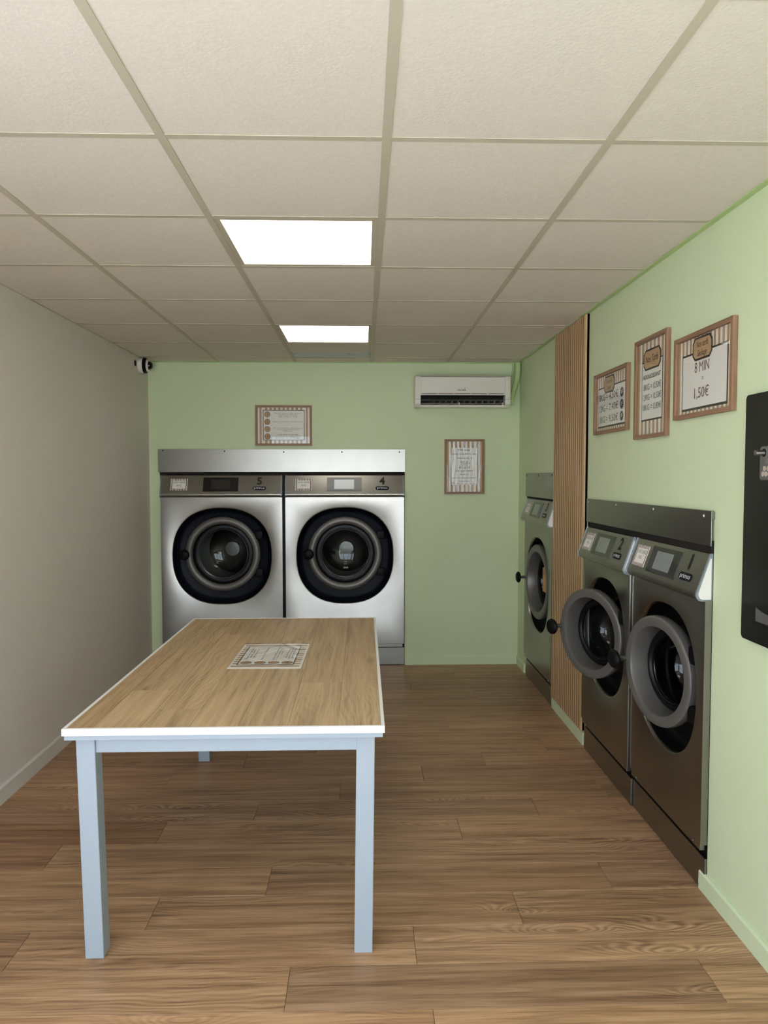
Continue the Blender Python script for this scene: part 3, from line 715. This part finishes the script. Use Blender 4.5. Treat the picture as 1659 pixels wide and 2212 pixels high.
# how-to steps, printed design shared by the framed notice and the sheet on the table
def steps_print(t, w, h, y0):
    a, b = w/2, h/2
    stripes(-a*.80, a*.80, -b, b, 19, y0, t, first=1)
    obj('side_stripes', flat([rect(-a*.93, -a*.85, -b, b), rect(a*.85, a*.93, -b, b)], y0), TAN, t)
    obj('panel_border', flat([rect(-a*.80, a*.80, -b*.82, b*.87)], y0-.0004), INK_BROWN, t)
    obj('printed_panel', flat([rect(-a*.775, a*.775, -b*.79, b*.835)], y0-.0008), PAPER, t)
    for i, z in enumerate((.62, .21, -.20, -.60)):
        cx, cz, r = -a*.63, b*z, b*.165
        obj('number_ring', flat(ringpoly(cx, cz, r*.86, r), y0-.0014), INK_BROWN, t)
        obj('number_disc', flat([disc(cx, cz, r*.87)], y0-.0012), TAN, t)
        lettering('step_number', [dict(body=str(i+1), x=cx, z=cz-r*.48, h=r*.98, xs=.75, shear=.2)], INK_BROWN, y0-.0018, t)
    hh = b*.062; u = a*.16
    L_ = [('Mettre votre linge dans la', .66, 1.04), ('machine souhaitée', .57, .74), ('(8kg, 12kg ou 18kg)', .47, .72), ('Payer à la borne de paiement', .19, 1.14), ('Sur le machine, sélectionner', -.16, 1.13), ('votre programme, puis', -.25, .86), ('"Démarrer"', -.335, .36),
          ('Une fois le lavage', -.52, .80), ('terminé, le linge peut', -.61, 1.0), ('passer au séchage', -.70, .9)]
    lettering('step_lettering', [dict(body=s, x=u, z=b*z, h=hh, fit=a*f) for s, z, f in L_], INK_GREY, y0-.0014, t)
t = notice((-.632, YB, 1.925), 0, .445, .318, 'landscape framed notice of four numbered steps, above washers 5 and 4')
steps_print(t, .411, .284, -.0055)
# no-detergent notice (portrait, crinkled sleeve)
t = notice((.806, YB, 1.600), 0, .320, .436, 'portrait framed notice saying not to add detergent, below the air conditioner', pane=SLEEVE)
stripes(-.143, .143, -.201, .201, 17, -.0055, t)
obj('printed_panel', flat([rect(-.102, .102, -.145, .150)], -.0065), PAPER, t)
lettering('heading_lettering', [dict(body='Ne pas', x=-.004, z=.128, h=.0135, fit=.095, bold=.012), dict(body='introduire de', x=0, z=.096, h=.0135, fit=.190, bold=.012), dict(body='lessive !', x=0, z=.063, h=.0135, fit=.118, bold=.012)], INK_GREY, -.0072, t)
lettering('body_lettering', [dict(body='Lavage avec', x=0, z=-.038, h=.0125, fit=.135), dict(body='lessive', x=0, z=-.066, h=.0125, fit=.072), dict(body='automatiquement', x=0, z=-.094, h=.0125, fit=.192), dict(body='injectée', x=0, z=-.121, h=.0125, fit=.085)], INK_GREY, -.0072, t)
lettering('foot_lettering', [dict(body='Parce que nous aimons notre planète', x=.018, z=-.141, h=.009, fit=.160, shear=.35)], INK_BROWN, -.0072, t)
icon = [rect(-.027, .027, .024, .026), rect(-.027, -.025, -.012, .044), rect(.025, .027, -.012, .044), rect(-.027, .027, .042, .044), rect(-.030, .030, -.014, -.012), rect(-.020, .006, .030, .033), rect(.012, .020, .030, .036)] + ringpoly(0, .006, .014, .0165) + ringpoly(0, .006, .006, .0075)
icon += [[(-.044, -.012), (-.036, .004), (-.032, -.012)], [(-.040, .004), (-.037, .010), (-.034, .004)], [(.034, -.012), (.040, .006), (.044, -.012)], [(.034, .020), (.042, .034), (.046, .026)]]
obj('washer_icon', flat(icon, -.0072), INK_GREY, t)
hp = []
for k in range(32):
    a = 2*PI*k/32; hp.append((-.089+.00062*16*math.sin(a)**3, -.131+.00062*(13*math.cos(a)-5*math.cos(2*a)-2*math.cos(3*a)-math.cos(4*a))))
hq = [(-.089+(x+.089)*.72, -.131+(z+.131)*.72) for x, z in hp]
obj('heart_icon', flat([[hp[k], hp[(k+1) % 32], hq[(k+1) % 32], hq[k]] for k in range(32)], -.0072), INK_BROWN, t)

# laminated copy lying on the table
t = empty('laminated_sheet', (0, 0, 0)); tag(t, 'laminated instruction sheet lying flat on the table', 'sheet')
t.matrix_world = Matrix.Translation((-.400, 3.114, TZ+.0012)) @ Matrix.Rotation(math.radians(-.8), 4, 'Z') @ Matrix(((0, 0, -1, 0), (1, 0, 0, 0), (0, -1, 0, 0), (0, 0, 0, 1)))
obj('sheet', box(-.212, .212, -.0004, .0006, -.1485, .1485), PAPER, t)
steps_print(t, .405, .278, -.0007)
bm = bmesh.new(); NX, NZ = 30, 20; gv = []
for i in range(NX+1):
    for j in range(NZ+1):
        x, z = -.210+.420*i/NX, -.1465+.293*j/NZ
        e = min(i, NX-i, j, NZ-j); amp = 0 if e == 0 else .0007
        gv.append(bm.verts.new((x, -.0036-amp*(1+math.sin(x*61+3*math.sin(z*37))*math.cos(z*24+x*13)), z)))
for i in range(NX):
    for j in range(NZ):
        k = i*(NZ+1)+j; bm.faces.new([gv[k], gv[k+1], gv[k+NZ+2], gv[k+NZ+1]])
obj('laminate_film', bm, GLASS, t, smooth=True)

# ================================================================== AIR CONDITIONER
AW = .738
t = empty('air_conditioner', (.768, YB, 2.056), 0, 'cream wall air conditioner on the back wall under the ceiling', 'air conditioner')
Hh = .246
body = [(0, Hh), (-.165, Hh), (-.186, Hh-.012), (-.192, .092), (-.120, .090), (-.095, .030), (-.160, .020), (-.152, .004), (-.10, 0), (0, .012)]
obj('casing', prism(body, -AW/2+.040, AW/2-.040, 0), AC_CREAM, t)
side = [(0, Hh), (-.165, Hh), (-.188, Hh-.010), (-.196, .060), (-.185, .024), (-.150, .003), (-.09, -.003), (0, .010)]
for s in (-1, 1):
    a, b = sorted((s*(AW/2-.042), s*AW/2)); obj('end_cap', prism(side, a, b, 0, bev=.004), AC_CREAM, t, smooth=30)
    obj('cap_seam', box(*sorted((s*(AW/2-.042), s*(AW/2-.001))), -.1975, -.19, .0585, .0602), AC_VANE, t)
obj('front_panel', box(-AW/2+.044, AW/2-.044, -.196, -.186, .106, Hh-.016, bev=.002), AC_CREAM, t)
obj('top_groove', box(-AW/2+.044, AW/2-.044, -.190, -.185, Hh-.015, Hh-.0125), AC_VANE, t)
obj('outlet_liner', prism([(-.190, .0895), (-.118, .0875), (-.093, .031), (-.155, .0215), (-.094, .029), (-.117, .0889), (-.190, .0910)], -AW/2+.044, AW/2-.044, 0), AC_DARK, t)
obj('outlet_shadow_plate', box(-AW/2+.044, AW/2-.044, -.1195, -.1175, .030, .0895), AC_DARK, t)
for i in range(5):
    a = -AW/2+.047+i*.1292; obj('slit', box(a, a+.119, -.1966, -.19, .1015, .1040), AC_DARK, t)
for i in range(12):
    o = obj('vane', prism([(-.150, .034), (-.118, .034), (-.118, .052), (-.158, .054)], -.001, .001, 0), AC_VANE, t); o.location = (-.29+i*.0475, 0, 0); o.rotation_euler = (0, 0, .5)
obj('flap', prism([(-.188, .058), (-.150, .0545), (-.150, .0525), (-.190, .0560)], -AW/2+.046, AW/2-.046, 0), AC_VANE, t)
obj('flap_rod', box(-AW/2+.046, AW/2-.046, -.170, -.164, .026, .032), AC_VANE, t)
for x in (-.028, .31): obj('rod_clip', prism([(-.176, .020), (-.160, .020), (-.160, .040), (-.176, .036)], x-.003, x+.003, 0), AC_CREAM, t)
lettering('logo_lettering', [dict(body='CALORIA', x=-.012, z=.124, h=.0125, fit=.066, bold=.02)], INK, -.1965, t)
obj('logo_leaf', flat([[(.008, .138), (.011, .144), (.018, .1475), (.016, .1425), (.0115, .139)]], -.1965), INK, t)
# painted pipes from the unit up into the ceiling corner
def pipe(pts, r, label):
    o = obj('coolant_pipe', tube(smooth_path(pts), r, 12), PIPE_G, smooth=True); tag(o, label, 'pipe', 'painted pipes beside the air conditioner')
pipe([(1.162, YB-.054, 2.09), (1.172, YB-.054, 2.15), (1.192, YB-.054, 2.215), (1.214, YB-.054, 2.29), (1.222, YB-.054, 2.36), (1.222, YB-.054, CEIL-.006)], .021, 'thick green painted pipe rising from air conditioner into corner')
pipe([(1.150, YB-.014, 2.15), (1.158, YB-.014, 2.20), (1.176, YB-.014, 2.29), (1.190, YB-.014, 2.36), (1.190, YB-.014, CEIL-.006)], .0085, 'thin green painted pipe beside the thick one at the air conditioner')

# ================================================================== SECURITY CAMERA
t = empty('security_camera', (XL, 5.60, 2.362), 0, 'small white and black dome camera high in the corner', 'security camera')
obj('base', lathe([(0, 0), (.056, 0), (.058, .006), (.058, .030), (.057, .034)], 40, axis='x'), WHITE_P, t, smooth=30)
obj('black_band', lathe([(.058, .034), (.057, .050), (.050, .058), (.040, .060), (.040, .030)], 40, axis='x'), BLACK, t, smooth=30)
obj('collar', lathe([(.047, .059), (.044, .068), (.034, .072), (.030, .070), (.030, .055)], 40, axis='x'), WHITE_P, t, smooth=30)
obj('lens_dome', lathe([(.031, .066), (.030, .078), (.024, .090), (.013, .098), (0, .100)], 32, axis='x'), SCREEN_F, t, smooth=True)
o = obj('black_tag', box(0, .003, -.125, -.085, -.018, .022, bev=.001), BLACK, t)

# ================================================================== PAYMENT TERMINAL (only its edge is in the frame)
t = empty('payment_terminal', (XR, 0, 0), RZ, 'black wall-mounted payment terminal board with coin plate', 'payment terminal')
obj('board', prism(rrect(-2.310, -1.790, 1.000, 1.780, .010), -.022, 0, 1, bev=.002), BOARD_BLACK, t, smooth=30)
cp = obj('coin_plate', prism(rrect(-2.216, -2.060, 1.512, 1.612, .010), -.0245, -.022, 1), COIN_PLATE, t)
obj('plate_edge', prism(rrect(-2.218, -2.058, 1.510, 1.614, .011), -.0235, -.0221, 1), STEEL, cp)
obj('button_hole', lathe([(0, -.0249), (.0125, -.0249), (.0125, -.024)], 24), BLACK, cp).location = (-2.195, 0, 1.594)
obj('return_button', lathe([(0, -.052), (.0085, -.0515), (.0092, -.049), (.0085, -.030), (.0085, -.024)], 24), STEEL, cp, smooth=30).location = (-2.195, 0, 1.594)
for i, (x, z) in enumerate([(-2.190, 1.546), (-2.170, 1.546), (-2.150, 1.546), (-2.199, 1.529), (-2.181, 1.529), (-2.163, 1.529), (-2.145, 1.529)]):
    obj('printed_coin', lathe([(0, -.0252), (.0075, -.0252), (.008, -.0245)], 20), COIN, cp).location = (x, 0, z)
tray = [(-2.222, 1.068), (-2.060, 1.068), (-2.060, 1.112)] + [(-2.060-.162*k/12, 1.112-.012*math.sin(PI*k/12)) for k in range(1, 12)] + [(-2.222, 1.114)]
obj('coin_tray', prism(tray, -.0235, -.020, 1), COIN_PLATE, t)
obj('tray_lip', box(-2.222, -2.060, -.030, -.0220, 1.062, 1.070), BOARD_BLACK, t)
